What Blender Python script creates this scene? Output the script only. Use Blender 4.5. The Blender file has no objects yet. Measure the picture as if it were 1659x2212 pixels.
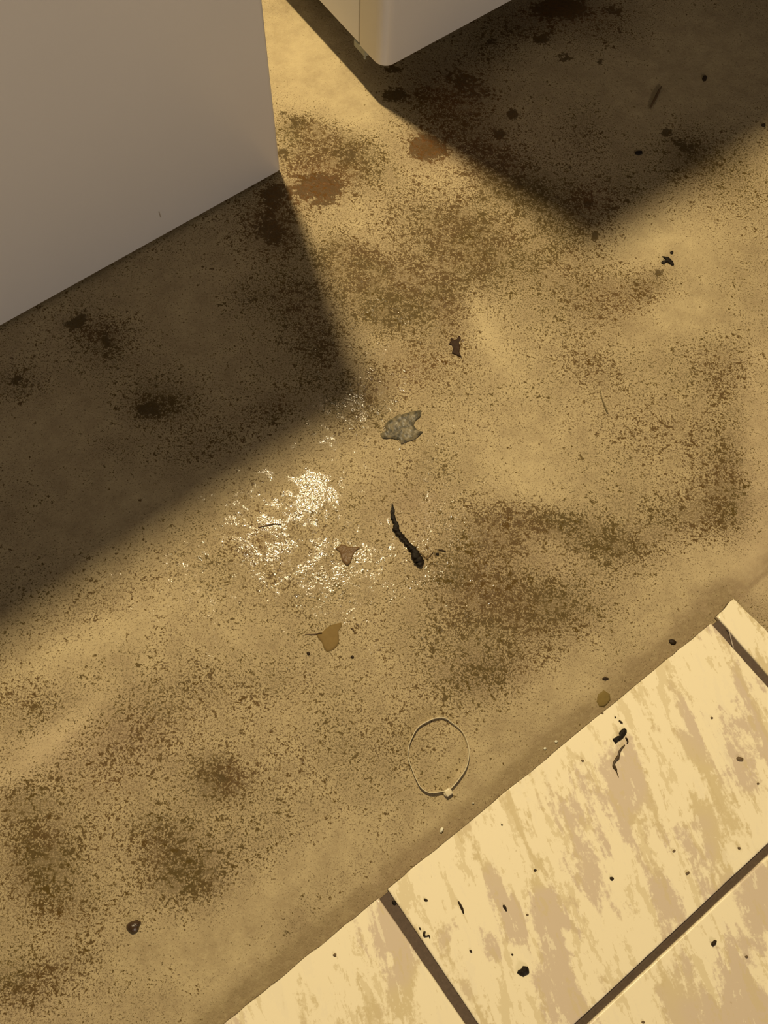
import bpy, bmesh, math, random
import numpy as np
from mathutils import Vector, Matrix, noise as mnoise

C = bpy.context.scene.collection
random.seed(7)
rng = np.random.default_rng(11)

# ------------------------------------------------------------------ camera
W_, H_ = 1659.0, 2212.0
F_, CX, CY = 1825.0, 829.5, 1106.0
NADIR = (751.5, 1738.0)                     # picture point straight below the lens
CAM_H = 1.0
d = np.array([NADIR[0]-CX, NADIR[1]-CY, F_]); d /= np.linalg.norm(d)
up = -d
fw = np.array([0, 0, 1.0]); Yv = fw-fw.dot(up)*up; Yv /= np.linalg.norm(Yv)
Xv = np.cross(Yv, up)
R = np.array([Xv, Yv, up])
def px(x, y, z=0.0):
    """point of the level z seen at photo pixel (x, y)"""
    r = R @ np.array([x-CX, y-CY, F_]); t = (z-CAM_H)/r[2]
    return Vector((r[0]*t, r[1]*t, z))
cam = bpy.data.cameras.new('camera'); camo = bpy.data.objects.new('camera', cam); C.objects.link(camo)
right, upv, back = R[:, 0], -R[:, 1], -R[:, 2]
camo.matrix_world = Matrix(((right[0], upv[0], back[0], 0), (right[1], upv[1], back[1], 0),
                            (right[2], upv[2], back[2], CAM_H), (0, 0, 0, 1)))
cam.sensor_fit = 'VERTICAL'; cam.sensor_height = 24.0; cam.lens = 24.0*F_/H_
cam.clip_start = 0.01
bpy.context.scene.camera = camo

# ------------------------------------------------------------------ light
wd = bpy.data.worlds.new('world'); bpy.context.scene.world = wd; wd.use_nodes = True
bg = wd.node_tree.nodes['Background']
bg.inputs[0].default_value = (1.0, 0.84, 0.70, 1); bg.inputs[1].default_value = 0.044
ld = bpy.data.lights.new('ceiling_bulb', 'POINT'); lo = bpy.data.objects.new('ceiling_bulb', ld); C.objects.link(lo)
lo.location = (-0.401, 1.201, 2.30)
ld.energy = 285; ld.color = (1.0, 0.80, 0.48); ld.shadow_soft_size = 0.042
# added fill light, unseen behind the camera, to brighten the appliance fronts
l2 = bpy.data.lights.new('front_fill', 'AREA'); l2o = bpy.data.objects.new('front_fill', l2); C.objects.link(l2o)
l2.shape = 'DISK'; l2.size = 0.7; l2.energy = 48; l2.color = (1.0, 0.83, 0.68)
l2o.location = (2.2, -3.0, 1.5)
l2o.rotation_euler = (Vector((-0.1, 0.6, 0.2))-l2o.location).to_track_quat('-Z', 'Y').to_euler()
vs = bpy.context.scene.view_settings
vs.view_transform = 'Standard'; vs.look = 'None'; vs.gamma = 1; vs.exposure = 0.0; vs.use_curve_mapping = False

# ------------------------------------------------------------------ material helpers
class NT:
    def __init__(s, name):
        s.m = bpy.data.materials.new(name); s.m.use_nodes = True
        s.t = s.m.node_tree; s.b = s.t.nodes['Principled BSDF']
    def n(s, typ, **kw):
        x = s.t.nodes.new(typ)
        for k, v in kw.items():
            if k.startswith('i_'):
                x.inputs[k[2:].replace('_', ' ')].default_value = v
            else: setattr(x, k, v)
        return x
    def l(s, a, b): s.t.links.new(a, b)
    def setin(s, sock, v):
        if hasattr(v, 'is_output') or isinstance(v, bpy.types.NodeSocket): s.l(v, sock)
        else: sock.default_value = v
    def math(s, op, a, b=0.0, clamp=False):
        x = s.n('ShaderNodeMath', operation=op, use_clamp=clamp)
        s.setin(x.inputs[0], a); s.setin(x.inputs[1], b); return x.outputs[0]
    def sstep(s, v, lo, hi, a=0.0, b=1.0):
        x = s.n('ShaderNodeMapRange', interpolation_type='SMOOTHSTEP')
        s.setin(x.inputs[0], v); s.setin(x.inputs[1], lo); s.setin(x.inputs[2], hi)
        x.inputs[3].default_value = a; x.inputs[4].default_value = b; return x.outputs[0]
    def noise(s, vec, scale, detail=2, rough=0.5, dist=0.0, w=None):
        x = s.n('ShaderNodeTexNoise'); x.inputs['Scale'].default_value = scale
        x.inputs['Detail'].default_value = detail; x.inputs['Roughness'].default_value = rough
        x.inputs['Distortion'].default_value = dist
        if w is not None:
            x.noise_dimensions = '4D'; s.setin(x.inputs['W'], w)
        s.l(vec, x.inputs['Vector']); return x.outputs['Fac']
    def mix(s, f, a, b, blend='MIX'):
        x = s.n('ShaderNodeMix', data_type='RGBA', blend_type=blend)
        s.setin(x.inputs[0], f); s.setin(x.inputs[6], a if not isinstance(a, tuple) else (*a, 1)); s.setin(x.inputs[7], b if not isinstance(b, tuple) else (*b, 1))
        return x.outputs[2]
    def mixf(s, f, a, b):
        x = s.n('ShaderNodeMix', data_type='FLOAT')
        s.setin(x.inputs[0], f); s.setin(x.inputs[2], a); s.setin(x.inputs[3], b); return x.outputs[0]
    def attr(s, name):
        return s.n('ShaderNodeAttribute', attribute_name=name).outputs['Fac']
    def coords(s, kind='Object'):
        return s.n('ShaderNodeTexCoord').outputs[kind]
    def mapping(s, vec, rot=(0, 0, 0), scale=(1, 1, 1)):
        x = s.n('ShaderNodeMapping'); x.inputs['Rotation'].default_value = rot
        y = s.n('ShaderNodeMapping'); y.inputs['Scale'].default_value = scale
        s.l(vec, x.inputs['Vector']); s.l(x.outputs[0], y.inputs['Vector']); return y.outputs[0]
    def bump(s, h, dist, strength=1.0, prev=None):
        x = s.n('ShaderNodeBump'); x.inputs['Distance'].default_value = dist; x.inputs['Strength'].default_value = strength
        s.l(h, x.inputs['Height'])
        if prev is not None: s.l(prev, x.inputs['Normal'])
        return x.outputs[0]

def simple(name, col, rough=0.5, noise=0.15, scale=300, bump=0.0, spec=0.5, trans=0.0, alpha=1.0):
    t = NT(name); co = t.coords()
    nf = t.noise(co, scale, 3, 0.6)
    dark = tuple(c*(1-noise*2) for c in col); light = tuple(min(1, c*(1+noise*2)) for c in col)
    t.l(t.mix(nf, dark, light), t.b.inputs['Base Color'])
    t.b.inputs['Roughness'].default_value = rough
    t.b.inputs['Specular IOR Level'].default_value = spec
    t.b.inputs['Transmission Weight'].default_value = trans
    t.b.inputs['Alpha'].default_value = alpha
    if bump: t.l(t.bump(nf, bump), t.b.inputs['Normal'])
    return t.m

# ------------------------------------------------------------------ object helpers
def tag(o, label=None, cat=None, group=None, kind=None):
    if label: o['label'] = label
    if cat: o['category'] = cat
    if group: o['group'] = group
    if kind: o['kind'] = kind
    return o
def mesh_obj(name, verts, faces, mat=None, parent=None, smooth=False):
    me = bpy.data.meshes.new(name); me.from_pydata([tuple(v) for v in verts], [], faces); me.update()
    if mat: me.materials.append(mat)
    o = bpy.data.objects.new(name, me); C.objects.link(o)
    if parent: o.parent = parent
    if smooth: me.polygons.foreach_set('use_smooth', [True]*len(me.polygons))
    return o
def bm_obj(name, bm, mat=None, parent=None, smooth=False):
    bmesh.ops.recalc_face_normals(bm, faces=bm.faces)
    me = bpy.data.meshes.new(name); bm.to_mesh(me); bm.free()
    if mat: me.materials.append(mat)
    o = bpy.data.objects.new(name, me); C.objects.link(o)
    if parent: o.parent = parent
    if smooth: me.polygons.foreach_set('use_smooth', [True]*len(me.polygons))
    return o
def empty(name, loc=(0, 0, 0), rz=0.0):
    o = bpy.data.objects.new(name, None); C.objects.link(o); o.location = loc; o.rotation_euler = (0, 0, rz); return o
def bm_box(bm, x0, x1, y0, y1, z0, z1, bevel=0.0, seg=3, only_vertical=False):
    r = bmesh.ops.create_cube(bm, size=1.0); vs_ = r['verts']
    for v in vs_:
        v.co = Vector(((x0+x1)/2+v.co.x*(x1-x0), (y0+y1)/2+v.co.y*(y1-y0), (z0+z1)/2+v.co.z*(z1-z0)))
    if bevel:
        es = {e for v in vs_ for e in v.link_edges}
        if only_vertical: es = {e for e in es if abs(e.verts[0].co.z-e.verts[1].co.z) > 1e-6}
        bmesh.ops.bevel(bm, geom=list(es), offset=bevel, segments=seg, profile=0.5, affect='EDGES')

# ------------------------------------------------------------------ concrete floor
FX0, FX1, FY0, FY1, ST = -0.86, 1.02, -0.42, 1.92, 0.0036
xs = np.arange(FX0, FX1, ST); ys = np.arange(FY0, FY1, ST)
GX, GY = np.meshgrid(xs, ys)
def ell(cx, cy, rx, ry, ang=0.0):
    """0..1 bump over an ellipse on the floor; radii in photo pixels, carried over to floor metres"""
    P = px(cx, cy); a = math.radians(ang)
    U = px(cx+rx*math.cos(a), cy+rx*math.sin(a))-P; V = px(cx-ry*math.sin(a), cy+ry*math.cos(a))-P
    det = U.x*V.y-U.y*V.x
    dx, dy = GX-P.x, GY-P.y
    u = (dx*V.y-dy*V.x)/det; v = (U.x*dy-U.y*dx)/det
    return np.exp(-(u*u+v*v))
def build(base, lst):
    A = np.full(GX.shape, base, dtype=np.float32)
    for (cx, cy, rx, ry, ang, amp) in lst: A += amp*ell(cx, cy, rx, ry, ang).astype(np.float32)
    return A
# density of the dark speckle
dens = build(0.30, [
 (740,330,75,60,20,.5),(650,270,45,25,0,.45),(690,350,110,90,0,.35),(560,470,60,80,0,.3),
 (960,500,150,90,20,.38),(860,610,130,60,30,.4),(840,680,55,40,0,.45),(1000,600,60,120,10,.35),(735,555,55,45,0,.45),(770,640,70,60,0,.3),
 (1170,560,170,80,10,.22),(1290,640,110,90,0,.25),(1410,620,70,50,-20,.3),(1280,790,70,50,20,.3),(900,790,110,70,0,.22),(760,450,60,60,0,-.1),
 (1560,800,90,70,20,.28),(1570,1050,80,130,0,.32),(1480,1130,120,60,10,.3),(1430,930,120,60,0,.2),
 (1200,1130,140,40,12,.42),(1070,1150,80,50,20,.35),(1330,1190,80,45,0,.35),(1000,1240,110,70,20,.38),(1180,1300,120,60,10,.38),(1060,1340,130,60,0,.25),
 (1080,1450,150,60,-20,.28),(960,1400,120,80,0,.15),(780,870,70,60,-20,.4),(690,760,60,80,0,.35),(640,650,60,90,0,.3),
 (640,1280,120,80,0,.15),(930,1010,60,60,0,.15),(560,1180,160,60,-20,.2),(250,1300,130,50,-20,.18),
 (70,1520,110,50,10,.25),(320,1550,90,50,0,.2),(430,1480,90,70,0,.2),(600,1480,110,60,0,.18),(250,1640,150,60,-10,.22),
 (475,1680,50,50,20,.45),(520,1690,110,60,0,.15),(90,1860,90,110,20,.45),(30,1730,70,60,0,.3),(330,1790,110,60,0,.2),(420,1900,80,60,0,.45),(350,1840,60,80,30,.25),
 (150,2080,120,50,-20,.3),(40,2140,90,60,0,.3),(160,1960,90,40,0,.2),(550,1820,120,60,0,.12),(700,1600,150,80,0,.12),(860,1620,120,80,0,.12),
 (320,885,70,38,0,.5),(230,740,60,60,-40,.4),(180,700,60,40,0,.25),(40,830,60,40,0,.35),(360,850,80,50,20,.3),(240,960,60,30,0,.25),(590,880,60,30,-20,.35),(430,970,110,50,-20,.3),
 (540,640,70,40,0,.25),(610,500,45,60,10,.35),
 (1010,300,140,70,30,.4),(1080,380,70,50,30,.4),(950,210,80,40,10,.4),(1240,470,110,60,20,.3),(1290,420,120,50,0,.25),(1480,310,70,60,30,.3),(1260,280,60,60,0,.25),(1120,400,60,30,10,.25),(1530,350,120,50,-20,.2),
 (1310,60,80,50,0,.3),(1130,60,90,40,0,.35),(1050,120,60,50,0,.25),(1600,420,90,60,-20,.18),
 # clean places
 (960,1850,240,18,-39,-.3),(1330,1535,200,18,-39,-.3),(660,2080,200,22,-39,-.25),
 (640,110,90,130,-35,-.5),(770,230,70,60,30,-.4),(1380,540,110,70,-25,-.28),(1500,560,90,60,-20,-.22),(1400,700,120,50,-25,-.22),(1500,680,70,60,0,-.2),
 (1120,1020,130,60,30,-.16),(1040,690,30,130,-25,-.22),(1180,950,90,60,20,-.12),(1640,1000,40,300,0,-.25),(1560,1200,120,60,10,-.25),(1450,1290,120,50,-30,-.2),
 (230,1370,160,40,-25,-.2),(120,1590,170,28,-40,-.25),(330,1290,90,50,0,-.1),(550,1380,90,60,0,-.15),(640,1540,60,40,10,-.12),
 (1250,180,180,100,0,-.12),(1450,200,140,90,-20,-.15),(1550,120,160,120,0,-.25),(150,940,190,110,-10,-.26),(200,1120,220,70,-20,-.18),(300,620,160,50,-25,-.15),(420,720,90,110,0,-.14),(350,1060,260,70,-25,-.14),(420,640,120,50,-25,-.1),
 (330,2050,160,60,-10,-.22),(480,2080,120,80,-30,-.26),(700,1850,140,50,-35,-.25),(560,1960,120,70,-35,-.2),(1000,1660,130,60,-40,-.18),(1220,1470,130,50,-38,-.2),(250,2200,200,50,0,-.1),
])
# large soft tone: + lighter, - darker / browner
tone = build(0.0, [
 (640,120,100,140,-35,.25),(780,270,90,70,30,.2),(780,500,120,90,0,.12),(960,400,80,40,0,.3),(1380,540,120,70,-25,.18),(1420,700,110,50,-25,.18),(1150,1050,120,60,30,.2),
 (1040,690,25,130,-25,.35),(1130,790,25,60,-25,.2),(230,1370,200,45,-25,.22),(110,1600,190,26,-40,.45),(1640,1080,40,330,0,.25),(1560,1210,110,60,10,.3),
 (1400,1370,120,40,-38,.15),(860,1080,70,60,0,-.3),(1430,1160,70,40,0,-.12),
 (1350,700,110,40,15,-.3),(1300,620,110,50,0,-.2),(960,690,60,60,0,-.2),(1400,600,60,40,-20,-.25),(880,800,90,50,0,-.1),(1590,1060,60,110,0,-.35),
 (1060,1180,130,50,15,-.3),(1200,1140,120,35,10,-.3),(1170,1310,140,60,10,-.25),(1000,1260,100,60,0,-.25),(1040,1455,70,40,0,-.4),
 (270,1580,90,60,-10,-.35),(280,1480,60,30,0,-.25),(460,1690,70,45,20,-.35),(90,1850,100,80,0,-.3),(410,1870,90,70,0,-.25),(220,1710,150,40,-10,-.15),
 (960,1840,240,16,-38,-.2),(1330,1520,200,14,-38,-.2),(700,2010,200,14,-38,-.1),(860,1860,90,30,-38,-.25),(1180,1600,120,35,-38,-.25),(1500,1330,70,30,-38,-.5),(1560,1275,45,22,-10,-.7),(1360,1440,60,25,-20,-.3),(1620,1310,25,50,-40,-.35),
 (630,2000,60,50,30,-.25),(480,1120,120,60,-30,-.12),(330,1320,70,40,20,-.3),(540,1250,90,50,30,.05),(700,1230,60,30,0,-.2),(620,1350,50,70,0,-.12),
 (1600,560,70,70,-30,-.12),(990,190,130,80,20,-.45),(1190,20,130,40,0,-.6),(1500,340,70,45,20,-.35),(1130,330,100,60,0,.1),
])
# solid blotches of wet rust and dirt (sharp edged)
blot = build(0.0, [
 (680,400,62,34,-8,1.0),(720,415,30,20,0,.4),(925,320,52,40,10,1.0),(745,335,48,30,10,.62),(635,265,26,18,0,.7),(612,330,14,18,0,.8),(610,245,8,8,0,.8),
 (590,420,28,26,0,.8),(585,500,45,50,0,.85),(835,675,40,28,0,.5),(320,885,40,24,0,.8),(175,690,26,13,-65,.9),(150,700,20,14,0,.8),(35,822,20,12,-30,.8),
 (850,150,24,10,0,.8),(855,205,34,18,0,1.0),(990,165,100,36,25,.42),(960,255,90,30,15,.42),(1010,200,70,50,30,.38),(1215,18,75,30,0,1.1),(1107,247,11,10,0,1.4),(1180,80,28,20,0,.6),(1330,25,26,18,0,.6),(1060,90,14,10,0,.9),
 (1222,122,20,14,0,.7),(1440,285,12,9,0,.9),(1475,315,45,22,25,.65),(1380,330,9,4,0,1.1),(1120,400,14,9,-30,1.0),(1080,290,16,12,0,.9),(1165,85,12,7,0,.9),(1285,510,9,16,10,1.0),(1270,440,22,10,0,.8),
 (1040,1455,26,14,0,.35),(790,770,22,12,0,.4),(230,735,12,24,-10,.8),(478,1680,16,18,0,.7),
 (1522,170,5,7,0,1.2),(1295,132,9,7,0,.9),(1055,128,6,5,0,.8),(700,440,30,10,0,.5),(1420,590,20,12,-35,.75),(1395,640,28,14,0,.5),(1375,610,18,10,0,.5),
 (622,2020,20,12,30,.5),(930,780,16,10,0,.3),
])
rust = build(0.0, [(690,405,80,50,0,1.0),(925,320,60,50,0,1.0),(900,790,90,60,0,.5),(590,470,60,90,0,.4),(1000,200,140,90,20,.7),(1200,20,140,60,0,.9),(1280,430,60,40,0,.6),
 (240,1690,60,40,0,.25),(1400,670,90,60,0,.3),(140,1990,90,50,0,.4),(560,1160,60,40,0,.3),(610,860,50,30,0,.3),(1100,330,90,50,20,.4)])
pink = build(0.0, [(1640,1100,60,400,0,.8),(260,1600,140,100,0,.6),(80,1640,120,80,-30,.6),(420,1870,120,80,0,.4),(1160,330,200,80,0,.6),(1100,1250,260,120,0,.35),(900,1100,80,60,0,.6),(1500,1200,120,90,0,.3),(330,300,100,100,0,.3),(60,2180,200,60,0,.5),(1040,1450,120,60,0,.6),(900,1850,150,30,-38,.6),(1430,1420,150,60,-38,.3)])
wet = build(0.10, [(678,1068,34,32,0,.9),(665,1075,70,50,-30,.45),(640,1080,100,80,-40,.35),(600,1190,140,60,30,.45),(760,1200,120,60,0,.42),(920,1150,90,80,0,.30),(1000,1230,120,90,0,.15),(760,880,90,50,-20,.55),(960,1060,60,110,-20,.3),(700,1270,150,60,0,.3),
 (1000,1290,150,80,10,.25),(480,1180,90,60,-20,.3),(270,1280,120,60,-20,.25),(440,1320,90,50,0,.3),(870,680,140,120,0,.2),(1070,1150,150,80,0,.22),(690,405,60,35,0,.5),(925,320,50,40,0,.5),(430,1450,80,80,0,.12),
 (850,1060,45,60,0,-.3),(560,1360,90,50,0,-.15),(700,1330,60,40,0,.3),(600,1250,40,60,0,-.1)])
nx, ny = len(xs), len(ys)
for a_ in (dens, tone, blot, rust, pink, wet):
    fade = 1.0
# the mesh: a gently uneven slab, with a dished joint along the tile edge, and wide skirts around the fine field
E0, E1 = px(490, 2212), px(1588, 1296)
ed = (E1-E0).normalized(); en = Vector((-ed.y, ed.x, 0))
dist = (GX-E0.x)*en.x+(GY-E0.y)*en.y
def wav(fx, fy, ph): return np.sin(GX*fx+GY*fy+ph)
Z = 0.00012*(wav(9, 4, 0)+wav(-5, 11, 1)+wav(17, 13, 2)*.5+wav(-23, 19, 4)*.3)
Z = Z - 0.0003*np.exp(-((dist-0.003)/0.003)**2)
tone = (tone - .42*np.exp(-((dist-.010)/.011)**2) - .7*np.exp(-((dist-.001)/.0028)**2)).astype(np.float32)
dens = (dens - .30*np.exp(-((dist-.012)/.016)**2)).astype(np.float32)
Z -= Z.max()
Z = Z.astype(np.float32)
co = np.stack([GX, GY, Z], -1).reshape(-1, 3).astype(np.float32)
ii = np.arange(nx*ny).reshape(ny, nx)
q = np.stack([ii[:-1, :-1], ii[:-1, 1:], ii[1:, 1:], ii[1:, :-1]], -1).reshape(-1, 4)
zz = -0.002
o1 = len(co)
B = 3.2
ring_in = [ii[0, 0], ii[0, -1], ii[-1, -1], ii[-1, 0]]
outer = np.array([[FX0-B, FY0-B, zz], [FX1+B, FY0-B, zz], [FX1+B, FY1+B, zz], [FX0-B, FY1+B, zz]], dtype=np.float32)
co2 = np.vstack([co, outer])
me = bpy.data.meshes.new('floor')
edge_loops = [list(ii[0, :]), list(ii[:, -1]), list(ii[-1, ::-1]), list(ii[::-1, 0])]
ngons = [[o1+k, o1+(k+1) % 4]+[int(v) for v in edge_loops[k][::-1]] for k in range(4)]
me.from_pydata([tuple(v) for v in co2.tolist()], [], [tuple(f) for f in q.tolist()]+[tuple(int(v) for v in g) for g in ngons])
me.update()
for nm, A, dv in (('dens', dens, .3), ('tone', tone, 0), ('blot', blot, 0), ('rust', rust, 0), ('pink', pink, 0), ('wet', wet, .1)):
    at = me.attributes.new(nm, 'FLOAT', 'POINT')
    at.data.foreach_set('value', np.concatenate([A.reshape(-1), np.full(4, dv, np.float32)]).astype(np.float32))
me.polygons.foreach_set('use_smooth', [True]*len(me.polygons))

t = NT('stained_concrete'); co_ = t.coords()
D_, T_, B_, R_, P_, W2 = [t.attr(x) for x in ('dens', 'tone', 'blot', 'rust', 'pink', 'wet')]
big = t.noise(co_, 9, 3, .55)
mid = t.noise(co_, 34, 4, .62)
fine = t.noise(co_, 150, 4, .68, .3)
vfine = t.noise(co_, 420, 3, .7)
grain = t.noise(co_, 1100, 2, .6)
streak = t.noise(t.mapping(co_, (0, 0, math.radians(-48)), (1, 5, 1)), 30, 3, .6)
# base tone
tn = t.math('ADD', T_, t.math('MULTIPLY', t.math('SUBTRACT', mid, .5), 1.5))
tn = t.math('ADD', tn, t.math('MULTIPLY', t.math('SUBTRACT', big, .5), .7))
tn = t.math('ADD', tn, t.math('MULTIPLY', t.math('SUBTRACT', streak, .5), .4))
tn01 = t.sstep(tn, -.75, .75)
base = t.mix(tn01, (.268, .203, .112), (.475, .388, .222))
base = t.mix(t.math('MULTIPLY', t.math('MINIMUM', P_, 1.0), .5), base, t.mix(tn01, (.30, .215, .135), (.46, .35, .225)))
base = t.mix(t.sstep(fine, .46, .66, 0, .22), base, (.50, .42, .25))
# mid brown film that follows the density
film = t.sstep(t.math('ADD', D_, t.math('MULTIPLY', t.math('SUBTRACT', mid, .5), 1.3)), .45, 1.05)
filmf = t.math('MULTIPLY', film, t.sstep(fine, .42, .56, .12, .75))
base = t.mix(t.math('MULTIPLY', filmf, .75), base, t.mix(t.math('MINIMUM', R_, 1.0), (.205, .137, .048), (.23, .115, .045)))
# speckles
def speck(nz, k, off, soft):
    th = t.math('SUBTRACT', off, t.math('MULTIPLY', D_, k))
    return t.sstep(t.math('SUBTRACT', nz, th), 0.0, soft)
grainy = t.math('ADD', t.math('ADD', fine, t.math('MULTIPLY', t.math('SUBTRACT', vfine, .5), .35)), t.math('MULTIPLY', t.math('SUBTRACT', mid, .5), .32))
D_ = t.math('MINIMUM', D_, .74)
halo = speck(grainy, .25, .650, .055)
s1 = speck(grainy, .27, .695, .05)
s2 = speck(vfine, .24, .635, .045)
xf = t.noise(co_, 800, 2, .6)
s3 = speck(xf, .20, .640, .04)
clus = t.sstep(mid, .30, .45, .75, 1.0)
spk = t.math('MAXIMUM', t.math('MULTIPLY', s1, clus), t.math('MULTIPLY', s2, t.sstep(mid, .3, .55, .45, 1.0)))
vor = t.n('ShaderNodeTexVoronoi', feature='F1'); vor.inputs['Scale'].default_value = 62; vor.inputs['Randomness'].default_value = 1
t.l(co_, vor.inputs['Vector'])
dots = t.math('MULTIPLY', t.sstep(vor.outputs['Distance'], .05, .12, 1, 0), t.sstep(t.math('ADD', mid, t.math('MULTIPLY', D_, .3)), .62, .72))
spk = t.math('MAXIMUM', spk, t.math('MULTIPLY', dots, .85))
spk = t.math('MAXIMUM', spk, t.math('MULTIPLY', s3, .55))
ocher = t.mix(t.math('MINIMUM', R_, 1.0), (.215, .15, .052), (.22, .115, .04))
colr = t.mix(t.math('MULTIPLY', t.math('MULTIPLY', halo, clus), .75), base, ocher)
spcol = t.mix(t.sstep(big, .4, .6), (.062, .040, .007), (.072, .038, .010))
spcol = t.mix(t.math('MULTIPLY', t.math('MINIMUM', R_, 1.0), .7), spcol, (.10, .036, .008))
colr = t.mix(t.math('MULTIPLY', spk, .88), colr, spcol)
# blotches
bl = t.math('ADD', B_, t.math('MULTIPLY', t.math('SUBTRACT', fine, .5), 2.0))
bl = t.math('ADD', bl, t.math('MULTIPLY', t.math('SUBTRACT', mid, .5), .9))
blm = t.sstep(bl, .44, .60)
blc = t.mix(t.math('MINIMUM', R_, 1.0), (.070, .045, .011), (.105, .044, .009))
blc = t.mix(t.sstep(vfine, .48, .64, 0, .28), blc, (.22, .145, .05))
blc = t.mix(t.sstep(fine, .56, .50, 0, .5), blc, (.045, .028, .008))
colr = t.mix(t.math('MULTIPLY', blm, .9), colr, blc)
# pale hairline scratches left by dragging the machines
sc = t.noise(t.mapping(co_, (0, 0, math.radians(60)), (1, 26, 1)), 9, 2, .4)
colr = t.mix(t.math('MULTIPLY', t.sstep(sc, .69, .74), .10), colr, (.5, .42, .26))
wear = t.mixf(grain, .86, 1.14)
cc = t.n('ShaderNodeVectorMath', operation='SCALE'); t.l(colr, cc.inputs[0]); t.l(wear, cc.inputs['Scale'])
t.l(cc.outputs[0], t.b.inputs['Base Color'])
# wetness
wn1 = t.noise(co_, 46, 3, .6, .8)
wm = t.math('ADD', W2, t.math('MULTIPLY', t.math('SUBTRACT', wn1, .5), 3.4))
wm = t.math('ADD', wm, t.math('MULTIPLY', t.math('SUBTRACT', fine, .5), 1.6))
wm = t.math('ADD', wm, t.math('MULTIPLY', spk, .12))
wetm = t.sstep(wm, .60, .82)
t.l(t.mixf(wetm, .65, .13), t.b.inputs['Roughness'])
t.l(t.mixf(wetm, .22, .32), t.b.inputs['Specular IOR Level'])
facet = t.noise(co_, 240, 2, .55, .3)
b0 = t.bump(t.noise(co_, 38, 2, .5), .0022, .5)
b1 = t.bump(facet, .0007, .9, b0)
b2 = t.n('ShaderNodeBump'); b2.inputs['Distance'].default_value = .0004
t.l(t.mixf(wetm, .9, .12), b2.inputs['Strength']); t.l(vfine, b2.inputs['Height']); t.l(b1, b2.inputs['Normal'])
b3 = t.bump(t.math('MULTIPLY', spk, -1.0), .0004, .5, b2.outputs[0])
t.l(b3, t.b.inputs['Normal'])
me.materials.append(t.m)
floor = bpy.data.objects.new('floor', me); C.objects.link(floor)
tag(floor, 'worn tan concrete slab, damp and speckled with brown dirt and rust', kind='structure')

# ------------------------------------------------------------------ tiles
tt = NT('streaked_ceramic'); tc = tt.coords()
rnd = tt.n('ShaderNodeObjectInfo').outputs['Random']
w = tt.math('MULTIPLY', rnd, 20.0)
m1 = tt.mapping(tc, (0, 0, math.radians(-25)), (1.0, .24, 1.0))
nA = tt.noise(m1, 26, 5, .62, .35, w)
nB = tt.noise(m1, 60, 5, .66, .4, tt.math('ADD', w, 3.0))
nC = tt.noise(tc, 11, 2, .5, 0, tt.math('ADD', w, 7.0))
nD = tt.noise(tc, 170, 4, .7, 0, w)
mask = tt.math('ADD', nA, tt.math('MULTIPLY', tt.math('SUBTRACT', nD, .5), .22))
mask = tt.math('ADD', mask, tt.math('MULTIPLY', tt.math('SUBTRACT', nC, .5), .55))
mB = tt.math('ADD', nB, tt.math('MULTIPLY', tt.math('SUBTRACT', nD, .5), .3))
cream = (.84, .755, .535); mauve = (.57, .465, .355); olive = (.60, .50, .29)
grey = tt.mix(tt.sstep(nC, .42, .56), olive, mauve)
c1 = tt.mix(tt.sstep(mask, .495, .555, 0, .85), cream, grey)
c1 = tt.mix(tt.math('MULTIPLY', tt.sstep(mB, .55, .585), .55), c1, olive)
c1 = tt.mix(tt.math('MULTIPLY', tt.sstep(mB, .415, .385), .7), c1, (.81, .73, .53))
dirt = tt.noise(tc, 90, 3, .6, 0, tt.math('ADD', w, 11.0))
c1 = tt.mix(tt.math('MULTIPLY', tt.sstep(dirt, .70, .78), .55), c1, (.36, .26, .12))
tt.l(c1, tt.b.inputs['Base Color'])
tt.b.inputs['Roughness'].default_value = .33; tt.b.inputs['Specular IOR Level'].default_value = .45
tt.l(tt.bump(tt.noise(tc, 60, 3, .5), .0004, .5), tt.b.inputs['Normal'])
TILE = tt.m
g = NT('dark_grout'); gc = g.coords(); gn = g.noise(gc, 260, 4, .65)
g.l(g.mix(gn, (.055, .036, .022), (.125, .086, .058)), g.b.inputs['Base Color']); g.b.inputs['Roughness'].default_value = .8
g.l(g.bump(gn, .001, .8), g.b.inputs['Normal']); GROUT = g.m

ZT = 0.0085
BISQUE = simple('grimy_bisque', (.10, .07, .035), .85, .3, 300)
def isect(a, b):
    (p, q_), (r_, s_) = a, b
    d1, d2 = q_-p, s_-r_
    den = d1.x*d2.y-d1.y*d2.x
    t_ = ((r_.x-p.x)*d2.y-(r_.y-p.y)*d2.x)/den
    return Vector((p.x+d1.x*t_, p.y+d1.y*t_, 0))
def ln(x0, y0, x1, y1): return (px(x0, y0, ZT), px(x1, y1, ZT))
def shift(l, dx): return (l[0]+dx, l[1]+dx)
LE = ln(837, 1921, 1537, 1346)              # cut edge of the middle tile
LB = ln(488, 2209, 818, 1940)               # cut edge of the tile left of it
G1L, G1R = ln(818, 1940, 1005, 2212), ln(837, 1921, 1033, 2212)
G2L, G2R = ln(1537, 1346, 1659, 1483), ln(1548, 1331, 1659, 1458)
CE, CR = ln(1548, 1331, 1585, 1293), ln(1585, 1293, 1659, 1366)
G3U, G3D = ln(1659, 1823, 1243, 2212), ln(1659, 1849, 1279, 2205)
u_ = (LE[1]-LE[0]).normalized()             # along the cut edge, up-right
v_ = (G3U[0]-G3U[1]).normalized()
dn = Vector((u_.y, -u_.x, 0))               # away from the concrete
pitch = (isect(LE, G2L)-isect(LE, G1R)).length+.017
G0 = shift(G1L, -u_*(pitch-.017)); G0b = shift(G1R, -u_*pitch*1.0)
G4U, G4D = shift(G3U, dn*pitch), shift(G3D, dn*pitch)
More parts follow.
